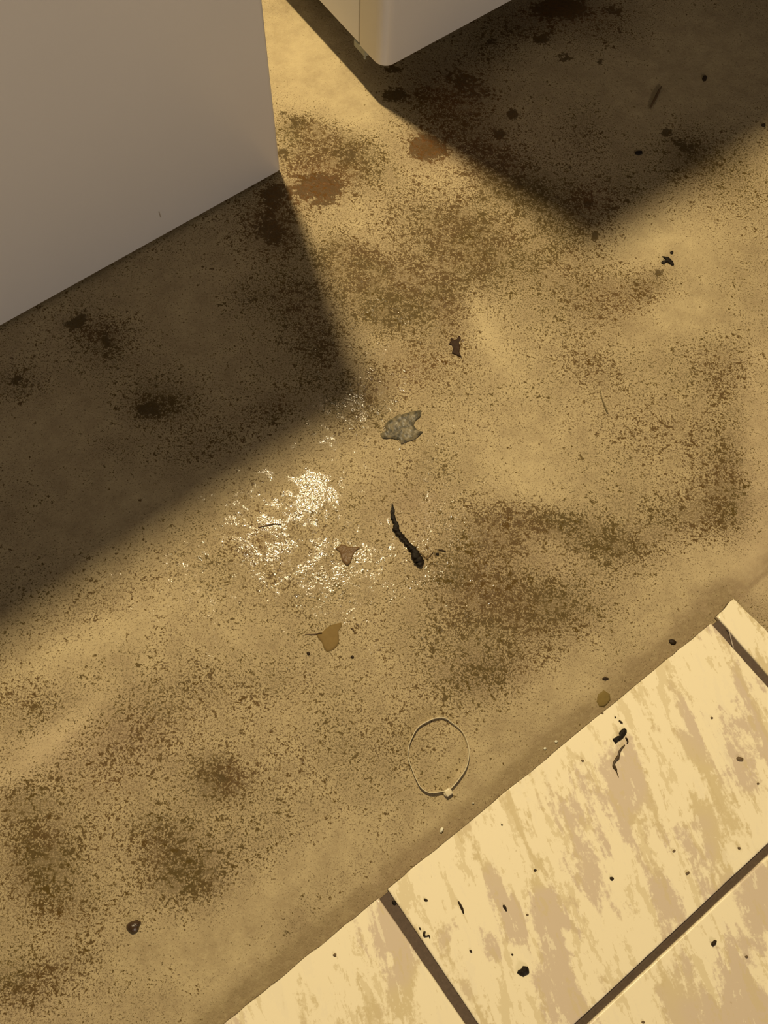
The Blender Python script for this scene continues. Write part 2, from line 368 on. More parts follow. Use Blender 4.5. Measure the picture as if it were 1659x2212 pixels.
tiles = {
 'mid': [isect(LE, G1R), isect(LE, G2L), isect(G3U, G2L), isect(G3U, G1R)],
 'left': [isect(LB, G0), isect(LB, G1L), isect(G3U, G1L), isect(G3U, G0)],
 'strip': [isect(CE, G2R), isect(CE, CR), isect(G3U, CR), isect(G3U, G2R)],
 'low': [isect(G3D, G1R), isect(G3D, G2L), isect(G4U, G2L), isect(G4U, G1R)],
 'lowleft': [isect(G3D, G0), isect(G3D, G1L), isect(G4U, G1L), isect(G4U, G0)],
 'lowright': [isect(G3D, G2R), isect(G3D, CR), isect(G4U, CR), isect(G4U, G2R)],
}
def tile(pts, ragged):
    """slab with chipped cut edges and rounded glazed ones"""
    c = sum(pts, Vector())/4
    n = 46
    def inset(m_):
        q_ = []
        for k in range(4):
            a0, a1, a2 = pts[k-1], pts[k], pts[(k+1) % 4]
            L = []
            for (s0, s1, kk) in ((a0, a1, (k-1) % 4), (a1, a2, k)):
                d0 = (s1-s0).normalized(); i0 = Vector((-d0.y, d0.x, 0))
                if i0.dot(c-s0) < 0: i0 = -i0
                g2 = m_*(.12 if kk in ragged else 1.0); L.append((s0+i0*g2, s1+i0*g2))
            q_.append(isect(L[0], L[1]))
        return q_
    N = 4*n; vv = []; ff = []
    prof = [(0.0, .0012, 1), (0.0, ZT-.0018, 1), (.0006, ZT-.0006, 1), (.0015, ZT-.0001, .8), (.003, ZT, .2)]
    for ins, z, amt in prof:
        Q = inset(ins)
        for k in range(4):
            a, b = Q[k], Q[(k+1) % 4]; dd = (b-a).normalized(); nn = Vector((dd.y, -dd.x, 0))
            amp = .0012 if k in ragged else .00030
            for j in range(n):
                s = j/n; p = a.lerp(b, s); e = min(1, min(s, 1-s)*12+.1)
                ph = 31*k+pts[k].x*70; ll = (pts[(k+1) % 4]-pts[k]).length/.5
                w_ = mnoise.noise(Vector((s*22*ll+ph, 3.1, 0)))*amp*1.3+mnoise.noise(Vector((s*60*ll+ph, 7.7, 0)))*amp*.8
                q2 = p+nn*w_*e*amt; vv.append(Vector((q2.x-c.x, q2.y-c.y, z)))
    for r0 in range(len(prof)-1):
        for j in range(N):
            j2 = (j+1) % N
            ff.append((r0*N+j, r0*N+j2, (r0+1)*N+j2, (r0+1)*N+j))
    ff.append(tuple((len(prof)-1)*N+j for j in range(N)))
    ff.append(tuple(reversed(range(N))))
    bm = bmesh.new(); m_ = bpy.data.meshes.new('t'); m_.from_pydata([tuple(x) for x in vv], [], ff); bm.from_mesh(m_); bpy.data.meshes.remove(m_)
    o = bm_obj('tile', bm, TILE, floor)
    o.data.materials.append(BISQUE)
    for p in o.data.polygons:
        zc = max(o.data.vertices[i].co.z for i in p.vertices)
        p.use_smooth = len(p.vertices) == 4 and zc > ZT-.0017
        if len(p.vertices) == 4 and zc < ZT-.0017 and any((p.index % N)//n == k for k in ragged): p.material_index = 1
    o.location = c
    return o
for k, rag in (('mid', (0,)), ('left', (0,)), ('strip', (0, 1)), ('low', ()), ('lowleft', ()), ('lowright', (1,))):
    tile(tiles[k], rag)
# grout bed: recessed between the tiles
gp = [isect(LB, G0)+dn*.004, isect(LE, G1R)+dn*.003, isect(LE, G2L)+dn*.003+u_*.02, isect(CR, CE)+dn*.012-u_*.002, isect(G4U, CR)-u_*.004, isect(G4U, G0)]
N = len(gp)
mesh_obj('grout_bed', [Vector((p.x, p.y, .0010)) for p in gp]+[Vector((p.x, p.y, .0048)) for p in gp],
         [tuple(range(N, 2*N)), tuple(reversed(range(N)))]+[(j, (j+1) % N, N+(j+1) % N, N+j) for j in range(N)], GROUT, floor)

# ------------------------------------------------------------------ appliances
en_ = NT('white_enamel'); ec = en_.coords()
e1 = en_.noise(ec, 5, 3, .5); e2 = en_.noise(ec, 900, 2, .5)
en_.l(en_.mix(e1, (.74, .725, .70), (.80, .785, .765)), en_.b.inputs['Base Color'])
en_.b.inputs['Roughness'].default_value = .38
en_.l(en_.bump(e2, .00012, .5), en_.b.inputs['Normal']); ENAMEL = en_.m
DARKM = simple('dark_plastic', (.05, .05, .05), .6)
BRK = simple('galvanised_bracket', (.30, .31, .26), .45, .2, 200)
SEAM = simple('seam_shadow_gap', (.10, .09, .07), .8)
RZ = math.radians(43.2)
AX = Vector((math.cos(RZ), math.sin(RZ), 0)); AY = Vector((-math.sin(RZ), math.cos(RZ), 0))   # width / depth

def appliance(name, corner, side, h, top, label, seam=True, width=.69, depth=.68):
    """corner: floor point under the visible front corner; side -1 body goes left of it, +1 right"""
    root = empty(name, (corner.x, corner.y, 0), RZ)
    tag(root, label, 'appliance')
    x0, x1 = (-width, 0) if side < 0 else (0, width)
    sg = .055                                    # the wrapped front shell reaches this far round the side
    r = .019 if side > 0 else .006
    # front shell: C-shaped sheet with rounded vertical corners
    def path(x0, x1, y_end, r, n=7):
        P = [(x0, y_end)]
        for i in range(n+1):
            a = math.pi+ (math.pi/2)*i/n
            P.append((x0+r+r*math.cos(a), r+r*math.sin(a)))
        for i in range(n+1):
            a = 1.5*math.pi+(math.pi/2)*i/n
            P.append((x1-r+r*math.cos(a), r+r*math.sin(a)))
        P.append((x1, y_end)); return P
    def sheet(name, P, z0, z1, th, mat, par, hem=True):
        n = len(P); vv = []; ff = []
        cxm = (x0+x1)/2
        for z in (z0, z0+.0015, z1-.0015, z1):
            off = .0008 if z in (z0, z1) else 0
            for i, (x, y) in enumerate(P):
                vv.append((x+(off if x < cxm else -off), y+off, z))
        for z in (z1, z0):
            for (x, y) in P:
                vv.append((x+(th if x < cxm-.01 else (-th if x > cxm+.01 else 0)), y+th, z))
        rows = 6
        for r_ in range(rows):
            r2 = (r_+1) % rows
            for i in range(n-1):
                ff.append((r_*n+i, r_*n+i+1, r2*n+i+1, r2*n+i))
        ff.append(tuple(r_*n for r_ in range(rows))); ff.append(tuple(r_*n+n-1 for r_ in reversed(range(rows))))
        o = mesh_obj(name, vv, ff, mat, par)
        bm = bmesh.new(); bm.from_mesh(o.data); bmesh.ops.recalc_face_normals(bm, faces=bm.faces); bm.to_mesh(o.data); bm.free()
        o.data.polygons.foreach_set('use_smooth', [True]*len(o.data.polygons))
        o.data.set_sharp_from_angle(angle=math.radians(35))
        return o
    sheet('front_panel', path(x0, x1, sg, r), h, top-.035, .012, ENAMEL, root)
    # side and rear wrap, set 1.5 mm in behind the seam
    g_ = .0035
    for sx, xx in ((-1, x0), (1, x1)):
        bm = bmesh.new()
        a, b = (xx+.0012, xx+.013) if sx < 0 else (xx-.013, xx-.0012)
        bm_box(bm, a, b, sg+g_, depth, h+.001, top-.035, .0015, 2)
        bm_obj('side_panel', bm, ENAMEL, root)
    bm = bmesh.new(); bm_box(bm, x0+.0142, x1-.0142, depth-.012, depth-.001, h+.004, top-.036); bm_obj('back_panel', bm, ENAMEL, root)
    bm = bmesh.new(); bm_box(bm, x0+.016, x1-.016, .014, depth-.014, h+.006, top-.040); bm_obj('inner_frame', bm, SEAM, root)
    bm = bmesh.new(); bm_box(bm, x0, x1, 0, depth, top-.034, top, .012, 3); bm_obj('top_panel', bm, ENAMEL, root, True)
    for fx in (x0+.10, x1-.10):
        for fy in (.16, depth-.08):
            bm = bmesh.new()
            bmesh.ops.create_cone(bm, cap_ends=True, segments=20, radius1=.021, radius2=.017, depth=.012, matrix=Matrix.Translation((fx, fy, .006)))
            if h > .03: bmesh.ops.create_cone(bm, cap_ends=True, segments=12, radius1=.007, radius2=.007, depth=h-.006, matrix=Matrix.Translation((fx, fy, .012+(h-.006)/2)))
            bm_obj('foot', bm, DARKM, root, False)
    return root
HL_, HR_ = .005, .068
cl = px(607.5, 367, HL_); cr = px(826, 152, HR_)
left_m = appliance('washing_machine', cl, -1, HL_, 1.14, 'large plain white enamel appliance front at upper left, close to the floor')
right_m = appliance('tumble_dryer', cr, 1, HR_, 1.175, 'white enamel appliance with rounded corner and side seam at top, raised on feet')
# small scuff on the left machine front, a flat mark in the enamel
bm = bmesh.new()
pm = px(345, 463, 0)
# the pixel ray met with the front plane
ray = R @ np.array([345-CX, 463-CY, F_]); ray = Vector(ray)
n_ = -AY; o_ = Vector((0, 0, CAM_H)); tt_ = (cl-o_).dot(n_)/ray.dot(n_); hit = o_+ray*tt_
lx, lz = (hit-Vector((cl.x, cl.y, 0))).dot(AX), hit.z
bm_box(bm, lx-.0007, lx+.0007, -.0005, .0004, lz-.006, lz+.006, .0003, 1)
sc_ = bm_obj('scuff_mark', bm, simple('scuff', (.38, .33, .26), .6), left_m)
sc_['label'] = 'tiny grey scratch'
# galvanised bracket peeping out under the seam of the right machine
bm = bmesh.new()
bm_box(bm, .003, .022, .042, .074, HR_-.010, HR_-.002, .001, 1)
bm_box(bm, .0015, .005, .044, .072, HR_-.013, HR_-.001, .001, 1)
bm_box(bm, .0015, .0045, .044, .048, HR_-.017, HR_-.012, .0008, 1)
bk = bm_obj('bracket', bm, BRK, right_m); bk['label'] = 'grey green metal bracket under the side seam'

# ------------------------------------------------------------------ small things on the floor
def sub(p, q_, n):
    return [p.lerp(q_, i/n) for i in range(n)]
def flake(name, pts, z, th, mat, label, cat, curl=0.0, jag=0.0, parent=None, smooth=True, seed=0, dome=0.0):
    """thin irregular chip: outline in floor pixels, own thickness, gently curled"""
    P = [px(x, y, z) for x, y in pts]
    ring = []
    for i in range(len(P)): ring += sub(P[i], P[(i+1) % len(P)], 4)
    c = sum(ring, Vector())/len(ring)
    ring = [p+Vector((mnoise.noise(Vector((i*.9+seed, 0, 0))), mnoise.noise(Vector((i*.9+seed, 9, 0))), 0))*jag for i, p in enumerate(ring)]
    rad = max((p-c).length for p in ring)
    vv = []; ff = []; N = len(ring); K = 4
    def hgt(p, s):
        q2 = p-c
        return curl*((q2.length/rad)**2)+dome*(1-s*s)+th*.5*mnoise.noise(Vector((q2.x*240+seed, q2.y*240, 1)))
    def layer(zo, top):
        for k in range(K, 0, -1):
            s = k/K
            for p in ring:
                q2 = c.lerp(p, s); vv.append(Vector((q2.x-c.x, q2.y-c.y, zo+(hgt(q2, s) if (top or not dome) else 0)*(1 if top else .9))))
        vv.append(Vector((0, 0, zo+(hgt(c, 0) if (top or not dome) else 0))))
    layer(th, True); nT = len(vv); layer(0, False)
    def tri(off, flip):
        for k in range(K-1):
            for j in range(N):
                j2 = (j+1) % N; f = (off+k*N+j, off+k*N+j2, off+(k+1)*N+j2, off+(k+1)*N+j); ff.append(f[::-1] if flip else f)
        for j in range(N):
            j2 = (j+1) % N; f = (off+(K-1)*N+j, off+(K-1)*N+j2, off+K*N); ff.append(f[::-1] if flip else f)
    tri(0, False); tri(nT, True)
    for j in range(N):
        j2 = (j+1) % N; ff.append((nT+j, nT+j2, j2, j))
    o = mesh_obj(name, vv, ff, mat, parent)
    bm = bmesh.new(); bm.from_mesh(o.data); bmesh.ops.recalc_face_normals(bm, faces=bm.faces); bm.to_mesh(o.data); bm.free()
    if smooth: o.data.polygons.foreach_set('use_smooth', [True]*len(o.data.polygons))
    zmin = min(v.z for v in vv)
    o.location = (c.x, c.y, z-zmin)
    if label: tag(o, label, cat)
    return o
def tube(name, pts, mat, label=None, cat=None, seg=8, sub_=6, lump=0.0, parent=None, flat=1.0, seed=0, origin=None):
    """pts: (px, py, z above, radius) ; a bent tapering strand lying on the floor"""
    P = [(px(x, y, z), r) for x, y, z, r in pts]
    def cr_(p0, p1, p2, p3, s):
        return .5*((2*p1)+(p2-p0)*s+(2*p0-5*p1+4*p2-p3)*s*s+(-p0+3*p1-3*p2+p3)*s**3)
    path = []
    for i in range(len(P)-1):
        a = P[max(i-1, 0)]; b = P[i]; c_ = P[i+1]; d_ = P[min(i+2, len(P)-1)]
        for j in range(sub_):
            s = j/sub_; path.append((cr_(a[0], b[0], c_[0], d_[0], s), b[1]+(c_[1]-b[1])*s))
    path.append(P[-1])
    O = sum((p for p, _ in path), Vector())/len(path); O.z = 0
    if origin is not None: O = Vector(origin)
    vv = []; ff = []
    for i, (p, r_) in enumerate(path):
        a = path[max(i-1, 0)][0]; b = path[min(i+1, len(path)-1)][0]; T = (b-a).normalized()
        S = T.cross(Vector((0, 0, 1)))
        S = S.normalized() if S.length > 1e-6 else Vector((1, 0, 0)); U = S.cross(T)
        for k in range(seg):
            an = 2*math.pi*k/seg
            rr = r_*(1+lump*mnoise.noise(Vector((p.x*330+seed+math.cos(an)*.7, p.y*330+math.sin(an)*.7, seed)))*1.6)
            vv.append(p-O+S*math.cos(an)*rr+U*math.sin(an)*rr*flat)
    n = len(path)
    for i in range(n-1):
        for k in range(seg):
            k2 = (k+1) % seg; ff.append((i*seg+k, i*seg+k2, (i+1)*seg+k2, (i+1)*seg+k))
    ff.append(tuple(reversed(range(seg)))); ff.append(tuple((n-1)*seg+k for k in range(seg)))
    o = mesh_obj(name, vv, ff, mat, parent, True)
    bm = bmesh.new(); bm.from_mesh(o.data); bmesh.ops.recalc_face_normals(bm, faces=bm.faces); bm.to_mesh(o.data); bm.free()
    if origin is None: o.location = O
    if label: tag(o, label, cat)
    return o

def zoomed(x0, y0, s, pts): return [(x0+x/s, y0+y/s) for x, y in pts]

FILM = NT('grey_wet_film'); fc = FILM.coords()
fn = FILM.noise(fc, 160, 3, .6)
FILM.l(FILM.mix(FILM.sstep(fn, .35, .65), (.06, .054, .038), (.18, .15, .09)), FILM.b.inputs['Base Color'])
FILM.b.inputs['Roughness'].default_value = .33; FILM.b.inputs['Specular IOR Level'].default_value = .12
FILM.l(FILM.bump(FILM.noise(fc, 120, 2, .5), .0014, .6), FILM.b.inputs['Normal'])
flake('leaf_scrap', zoomed(800, 860, 11.85, [(255, 930), (330, 880), (420, 820), (385, 740), (385, 680), (440, 610), (520, 550), (640, 480), (740, 410), (800, 435), (900, 400), (1020, 365), (1130, 345), (1300, 318), (1300, 410), (1260, 500), (1180, 560), (1130, 620), (1105, 700), (1160, 780), (1240, 840), (1345, 870), (1310, 905), (1220, 990), (1120, 1070), (940, 1120), (780, 1185), (760, 1110), (740, 1075), (620, 1045), (500, 1030), (410, 1045), (310, 1035)]),
      0, .0008, FILM.m, 'grey wet torn leaf scrap with two pointed lobes lying near the shadow tip', 'leaf', curl=.0009, jag=.0003, seed=3)
BROWN = simple('brown_leaf', (.030, .014, .005), .65, .3, 260, .0004, spec=.2)
flake('leaf_scrap', zoomed(940, 700, 16.6, [(480, 735), (540, 650), (590, 570), (550, 510), (620, 540), (720, 580), (780, 540), (830, 440), (890, 440), (910, 530), (860, 630), (850, 690), (890, 780), (875, 900), (870, 990), (820, 1040), (860, 1110), (950, 1215), (840, 1150), (720, 1100), (590, 1045), (630, 980), (640, 900), (610, 800), (580, 740)]),
      0, .0007, BROWN, 'small dark brown torn leaf scrap with stalk tail on lit concrete', 'leaf', curl=.0012, seed=5)
BLACK = simple('black_grime', (.012, .008, .004), .6, .3, 500, .0008, spec=.2)
GRIT = simple('dark_grit', (.026, .015, .006), .6, .3, 500, .0006, spec=.2)
def tz(x0, y0, s, L): return [(x0+x/s, y0+y/s, z, r) for x, y, z, r in L]
cr = empty('debris_strand', px(880, 1160))
tag(cr, 'thick lumpy black strand of grime curving down the middle of the floor', 'debris')
tube('strand', tz(820, 1070, 9.217, [(250, 160, .0008, .0006), (262, 260, .0017, .0018), (262, 400, .002, .0025), (310, 560, .0022, .0027), (350, 690, .0024, .0034), (430, 820, .0024, .0034), (500, 900, .0022, .0032), (600, 1010, .0024, .0031), (700, 1120, .0034, .0045), (730, 1220, .0036, .0050), (790, 1300, .0036, .0048), (815, 1370, .0028, .0040), (820, 1395, .002, .0026)]),
     BLACK, seg=12, sub_=9, lump=.6, parent=cr, flat=.75, origin=cr.location)
tube('twig', tz(820, 1070, 9.217, [(740, 1080, .003, .0005), (840, 1160, .0025, .0005), (930, 1250, .001, .0006), (960, 1248, .001, .0005), (1020, 1180, .0015, .0004), (1080, 1110, .001, .0003)]),
     simple('thin_twig', (.16, .10, .03), .6), parent=cr, origin=cr.location)
tube('grit_sliver', tz(820, 1070, 9.217, [(1170, 1083, .0006, .0004), (1240, 1095, .0008, .0011), (1320, 1118, .0005, .0004)]), GRIT, 'dark sliver just right of the thick black strand end', 'debris')
# cable tie
NYL = NT('milky_nylon'); NYL.b.inputs['Base Color'].default_value = (.62, .55, .36, 1); NYL.b.inputs['Roughness'].default_value = .32
NYL.b.inputs['Subsurface Weight'].default_value = .15; NYL.b.inputs['Subsurface Radius'].default_value = (.004, .003, .002)
nn_ = NYL.noise(NYL.coords(), 500, 2, .5); NYL.l(NYL.mix(nn_, (.56, .49, .31), (.66, .585, .40)), NYL.b.inputs['Base Color'])
zt = empty('cable_tie', px(955, 1635)); tag(zt, 'closed loop of pale plastic cable tie near the tile edge', 'cable tie')
zp = zoomed(860, 1520, 9.217, [(985, 1735), (860, 1745), (720, 1770), (620, 1765), (520, 1720), (440, 1640), (380, 1530), (330, 1420), (280, 1290), (230, 1160), (200, 1050), (205, 950), (230, 800), (280, 680), (350, 540), (440, 440), (560, 370), (700, 305), (850, 275), (960, 300), (1060, 370), (1180, 460), (1270, 550), (1330, 650), (1380, 790), (1405, 920), (1400, 1050), (1375, 1190), (1320, 1330), (1240, 1450), (1150, 1570), (1040, 1690)])
P = [px(x, y, .0050) for x, y in zp]
path = []
for i in range(len(P)-1):
    a, b, c_, d_ = P[max(i-1, 0)], P[i], P[i+1], P[min(i+2, len(P)-1)]
    for j in range(4):
        s = j/4; path.append(.5*((2*b)+(c_-a)*s+(2*a-5*b+4*c_-d_)*s*s+(-a+3*b-3*c_+d_)*s**3))
path.append(P[-1])
vv = []; ff = []
for i, p in enumerate(path):
    a, b = path[max(i-1, 0)], path[min(i+1, len(path)-1)]; T = (b-a).normalized(); S = Vector((-T.y, T.x, 0))
    f = i/(len(path)-1)
    lift = .0004+.0016*max(0, math.cos(f*2*math.pi))**1+.0010*abs(math.sin(f*math.pi*3))**2*.6
    hh = .0046; tk = .0005; lean = .0003
    for dz, ds in ((0, -tk), (0, tk), (hh*.15, tk*1.0), (hh*.9, tk+lean), (hh, tk*.4+lean), (hh, -tk*.4+lean), (hh*.9, -tk+lean), (hh*.15, -tk)):
        q2 = p+S*ds; vv.append(Vector((q2.x, q2.y, lift+dz))-Vector(zt.location))
n = len(path)
for i in range(n-1):
    for k in range(8):
        k2 = (k+1) % 8; ff.append((i*8+k, i*8+k2, (i+1)*8+k2, (i+1)*8+k))
ff.append(tuple(range(8))); ff.append(tuple((n-1)*8+k for k in reversed(range(8))))
o = mesh_obj('strap', vv, ff, NYL.m, zt); bm = bmesh.new(); bm.from_mesh(o.data); bmesh.ops.recalc_face_normals(bm, faces=bm.faces); bm.to_mesh(o.data); bm.free()
bm = bmesh.new(); bm_box(bm, -.0043, .0043, -.0040, .0040, .0003, .0074, .0016, 3)
bm_box(bm, -.0054, -.0035, -.0022, .0022, .001, .0048, .0006, 1)
hd = bm_obj('head', bm, NYL.m, zt, True)
hp = px(968.5, 1711, .006); hd.location = Vector((hp.x, hp.y, 0))-Vector(zt.location); hd.rotation_euler = (0, 0, math.radians(38))

# seed / pebble low on the left
SEED = simple('brown_seed_shell', (.050, .028, .014), .3, .35, 320, .0008)
flake('seed_shell', zoomed(240, 1960, 16.6, [(930, 430), (1010, 490), (1075, 530), (1060, 600), (1010, 670), (1000, 760), (950, 850), (870, 920), (770, 950), (680, 910), (610, 840), (550, 740), (560, 650), (640, 550), (740, 500), (860, 465)]),
      0, .0012, SEED, 'glossy dark brown seed shell alone at lower left', 'seed', dome=.0045, seed=9)
# dark debris on the middle tile
flake('grime_flake', zoomed(1280, 1520, 13.0, [(900, 690), (950, 740), (955, 810), (900, 900), (850, 970), (760, 1035), (690, 1070), (640, 1135), (620, 1080), (565, 1040), (560, 985), (640, 950), (690, 910), (750, 900), (735, 820), (800, 740), (850, 700)]),
      ZT, .0011, BLACK, 'black two-lobed grime flake on the middle tile near its cut edge', 'debris', dome=.0016, seed=12, jag=.0002)
tube('grime_curl', tz(1280, 1520, 13.0, [(905, 1160, ZT+.0008, .0007), (830, 1240, ZT+.001, .0011), (760, 1340, ZT+.001, .0013), (730, 1450, ZT+.001, .0014), (700, 1530, ZT+.001, .0022), (640, 1590, ZT+.001, .0015), (600, 1690, ZT+.001, .0015), (600, 1750, ZT+.001, .0020), (660, 1850, ZT+.001, .0014), (685, 1930, ZT+.0008, .0005), (730, 2060, ZT+.0008, .0004)]),
     simple('brown_root', (.055, .032, .008), .55, .3, 400), 'long wavy brown grime curl below the black flake on tile', 'debris', lump=.2)
tube('grime_hook', tz(1280, 1520, 13.0, [(925, 950, ZT+.0008, .0006), (965, 1000, ZT+.001, .0013), (985, 1080, ZT+.0008, .0008), (960, 1130, ZT+.0006, .0003)]), GRIT, 'small hooked dark bit between the black flake and the wavy curl', 'debris', lump=.2)
tube('grime_stub', tz(1280, 1520, 13.0, [(745, 470, ZT+.0008, .0009), (800, 520, ZT+.001, .0012), (840, 550, ZT+.0008, .0008)]), GRIT, 'short dark stub above the black flake on the middle tile', 'debris')
# insect-like crumb up right, with pale bit
flake('grime_flake', zoomed(1390, 530, 15.08, [(600, 370), (700, 375), (800, 395), (870, 450), (960, 540), (990, 650), (920, 660), (850, 620), (790, 560), (700, 570), (640, 625), (570, 580), (600, 530), (690, 490), (720, 430), (640, 410)]),
      0, .0012, BLACK, 'black arrow-shaped crumb on pale concrete at upper right', 'debris', dome=.0018, jag=.0004, seed=15)
flake('paper_shred', zoomed(1390, 530, 15.08, [(540, 400), (620, 400), (680, 440), (640, 480), (600, 520), (560, 570), (530, 480)]),
      0, .0004, simple('pale_shred', (.36, .30, .18), .3), 'tiny pale shred touching the black arrow-shaped crumb', 'debris', seed=16)
# black clod on tile low
flake('dirt_clod', zoomed(1059, 1700, 2.765, [(165, 1095), (185, 1085), (195, 1068), (225, 1072), (232, 1100), (228, 1115), (200, 1132), (180, 1125), (160, 1110)]),
      ZT, .0012, BLACK, 'black dirt clod at the bottom of the middle tile', 'debris', dome=.003, jag=.0004, seed=19)
flake('dirt_clod', zoomed(1059, 1700, 2.765, [(1320, 930), (1340, 912), (1352, 918), (1348, 940), (1328, 952), (1318, 942)]),
      ZT, .001, GRIT, 'small dark crumb on the tile below the wide grout line', 'debris', dome=.002, jag=.0002, seed=21)
# twigs and hairs
TW = simple('brown_twig', (.10, .058, .018), .6, .3, 300)
tube('twig', tz(1000, 0, 2.517, [(1018, 588, .0012, .0010), (1045, 535, .0018, .0020), (1065, 495, .0017, .0018), (1080, 470, .0012, .0008)]), TW, 'straight brown twig in the shadow at upper right', 'twig', lump=.12)
tube('twig', tz(1100, 500, 2.968, [(582, 1012, .0008, .0004), (592, 1060, .0008, .0006), (610, 1110, .0010, .0008), (622, 1140, .0012, .0012), (632, 1165, .0008, .0007)]), simple('olive_twig', (.12, .09, .03), .6), 'thin olive twig on lit concrete right of centre', 'twig')
tube('twig', tz(630, 1320, 9.217, [(265, 465, .0006, .0004), (330, 462, .0008, .0005), (440, 462, .0009, .0007), (540, 440, .001, .0007), (600, 428, .0012, .0012)]), TW, 'thin dark twig ending at the brown damp leaf patch', 'twig')
tube('twig', tz(630, 1320, 9.217, [(1200, 335, .0012, .0014), (1240, 395, .0008, .0006), (1265, 440, .0008, .0007)]), TW, 'tiny forked twig right of the brown damp leaf patch', 'twig')
tube('twig', tz(460, 860, 2.765, [(268, 772, .0006, .0005), (310, 762, .0008, .0007), (370, 750, .0009, .0007), (410, 756, .0006, .0004)]), TW, 'thin dark twig inside the bright wet glare', 'twig')
tube('hair', tz(1159, 1250, 3.318, [(1360, 350, ZT+.0006, .0004), (1378, 372, ZT+.001, .0006), (1392, 425, ZT-.001, .00075), (1402, 465, ZT-.001, .0008), (1412, 495, ZT+.0004, .0006)]), simple('pale_thread', (.38, .32, .26), .6), 'pale thread caught across the upper grout joint', 'thread')
LEAFW = NT('damp_translucent_leaf'); lc = LEAFW.coords(); lnn = LEAFW.noise(lc, 130, 3, .6)
LEAFW.l(LEAFW.mix(lnn, (.15, .098, .034), (.22, .15, .055)), LEAFW.b.inputs['Base Color']); LEAFW.b.inputs['Roughness'].default_value = .7; LEAFW.b.inputs['Specular IOR Level'].default_value = .1
LEAFW.l(LEAFW.bump(lnn, .0003, .5), LEAFW.b.inputs['Normal'])
flake('leaf_scrap', zoomed(630, 1320, 9.217, [(600, 430), (700, 330), (790, 280), (990, 225), (1000, 300), (930, 400), (940, 500), (940, 620), (900, 700), (830, 775), (700, 820), (640, 740), (600, 620), (520, 530), (490, 470)]),
      0, .00015, LEAFW.m, 'damp tan leaf plastered flat to the concrete at lower centre', 'leaf', seed=25)
LEAFD = NT('soaked_brown_leaf'); lc = LEAFD.coords(); lnn = LEAFD.noise(lc, 200, 3, .6)
LEAFD.l(LEAFD.mix(lnn, (.07, .035, .018), (.21, .135, .06)), LEAFD.b.inputs['Base Color']); LEAFD.b.inputs['Roughness'].default_value = .3; LEAFD.b.inputs['Specular IOR Level'].default_value = .07
LEAFD.l(LEAFD.bump(lnn, .0010, .7), LEAFD.b.inputs['Normal'])
flake('leaf_scrap', zoomed(700, 1150, 13.8, [(330, 490), (440, 430), (520, 360), (640, 400), (760, 450), (860, 430), (960, 440), (1070, 460), (980, 530), (900, 600), (860, 680), (830, 780), (800, 870), (740, 960), (680, 990), (600, 930), (530, 840), (500, 700), (470, 600), (420, 540)]),
      0, .0007, LEAFD.m, 'soaked brown leaf scrap at the lower edge of the bright glare', 'leaf', curl=.0008, jag=.0003, seed=28)
# white chip by the tile edge
flake('plaster_chip', zoomed(780, 1480, 3.318, [(565, 1030), (578, 1018), (590, 1022), (588, 1045), (575, 1060), (562, 1055)]),
      0, .0018, simple('white_chip', (.80, .78, .62), .4, .05), 'bright white chip beside the tile edge', 'chip', dome=.002, seed=31)
for i, (x, y, r_) in enumerate(((1201, 1602, 3.2), (1177, 1617, 3.0), (1022, 1735, 2.2))):
    flake('plaster_chip', [(x+r_*math.cos(a)*1.1, y+r_*math.sin(a)) for a in np.linspace(0, 5.4, 7)], 0, .0012, bpy.data.materials['white_chip'],
          ('pale speck by the tile edge, level with the wavy brown curl', 'faint pale speck left of the brightest edge speck', 'pale crumb between the cable tie head and tile edge')[i], 'chip', dome=.001, seed=40+i)
# water drops on the slab next to the tile
WAT = NT('water_over_amber_stain'); WAT.b.inputs['Base Color'].default_value = (.20, .145, .05, 1); WAT.b.inputs['Roughness'].default_value = .06
WAT.l(WAT.bump(WAT.noise(WAT.coords(), 120, 2, .5), .0012, .8), WAT.b.inputs['Normal'])
flake('water_drop', zoomed(1159, 1250, 3.318, [(440, 830), (480, 800), (525, 825), (530, 870), (490, 915), (450, 920), (430, 880)]), 0, .0002, WAT.m,
      'amber water drop at the tile edge, upper right', 'water drop', jag=.0008, dome=.0010, seed=51)
# crumbs strewn over the tiles
def crumb(x, y, r_, asp, ang, z, label, mat=None, name='crumb', grp=None):
    a = math.radians(ang); pts = []
    for k in range(8):
        b = 2*math.pi*k/8; rr = r_*(.8+.4*random.random())
        u2, v2 = rr*math.cos(b)*asp, rr*math.sin(b)
        pts.append((x+u2*math.cos(a)-v2*math.sin(a), y+u2*math.sin(a)+v2*math.cos(a)))
    o = flake(name, pts, z, .0007, mat or GRIT, label, 'crumb', dome=.0009*r_/3, seed=x)
    if grp: o['group'] = grp
    return o
tube('grime_curl', tz(890, 1900, 6.912, [(690, 325, ZT+.0007, .0007), (725, 385, ZT+.001, .0014), (750, 440, ZT+.001, .0014), (772, 505, ZT+.0007, .0008)]), GRIT, 'short curved black sliver low on the middle tile, left of its middle', 'debris', lump=.2)
tube('grime_curl', tz(890, 1900, 6.912, [(190, 770, ZT+.0007, .0011), (180, 830, ZT+.001, .0014), (205, 850, ZT+.0008, .0007), (255, 840, ZT+.0008, .0008), (265, 880, ZT+.0006, .0004)]), GRIT, 'dark hook-shaped bit beside the lower grout joint', 'debris', lump=.2)
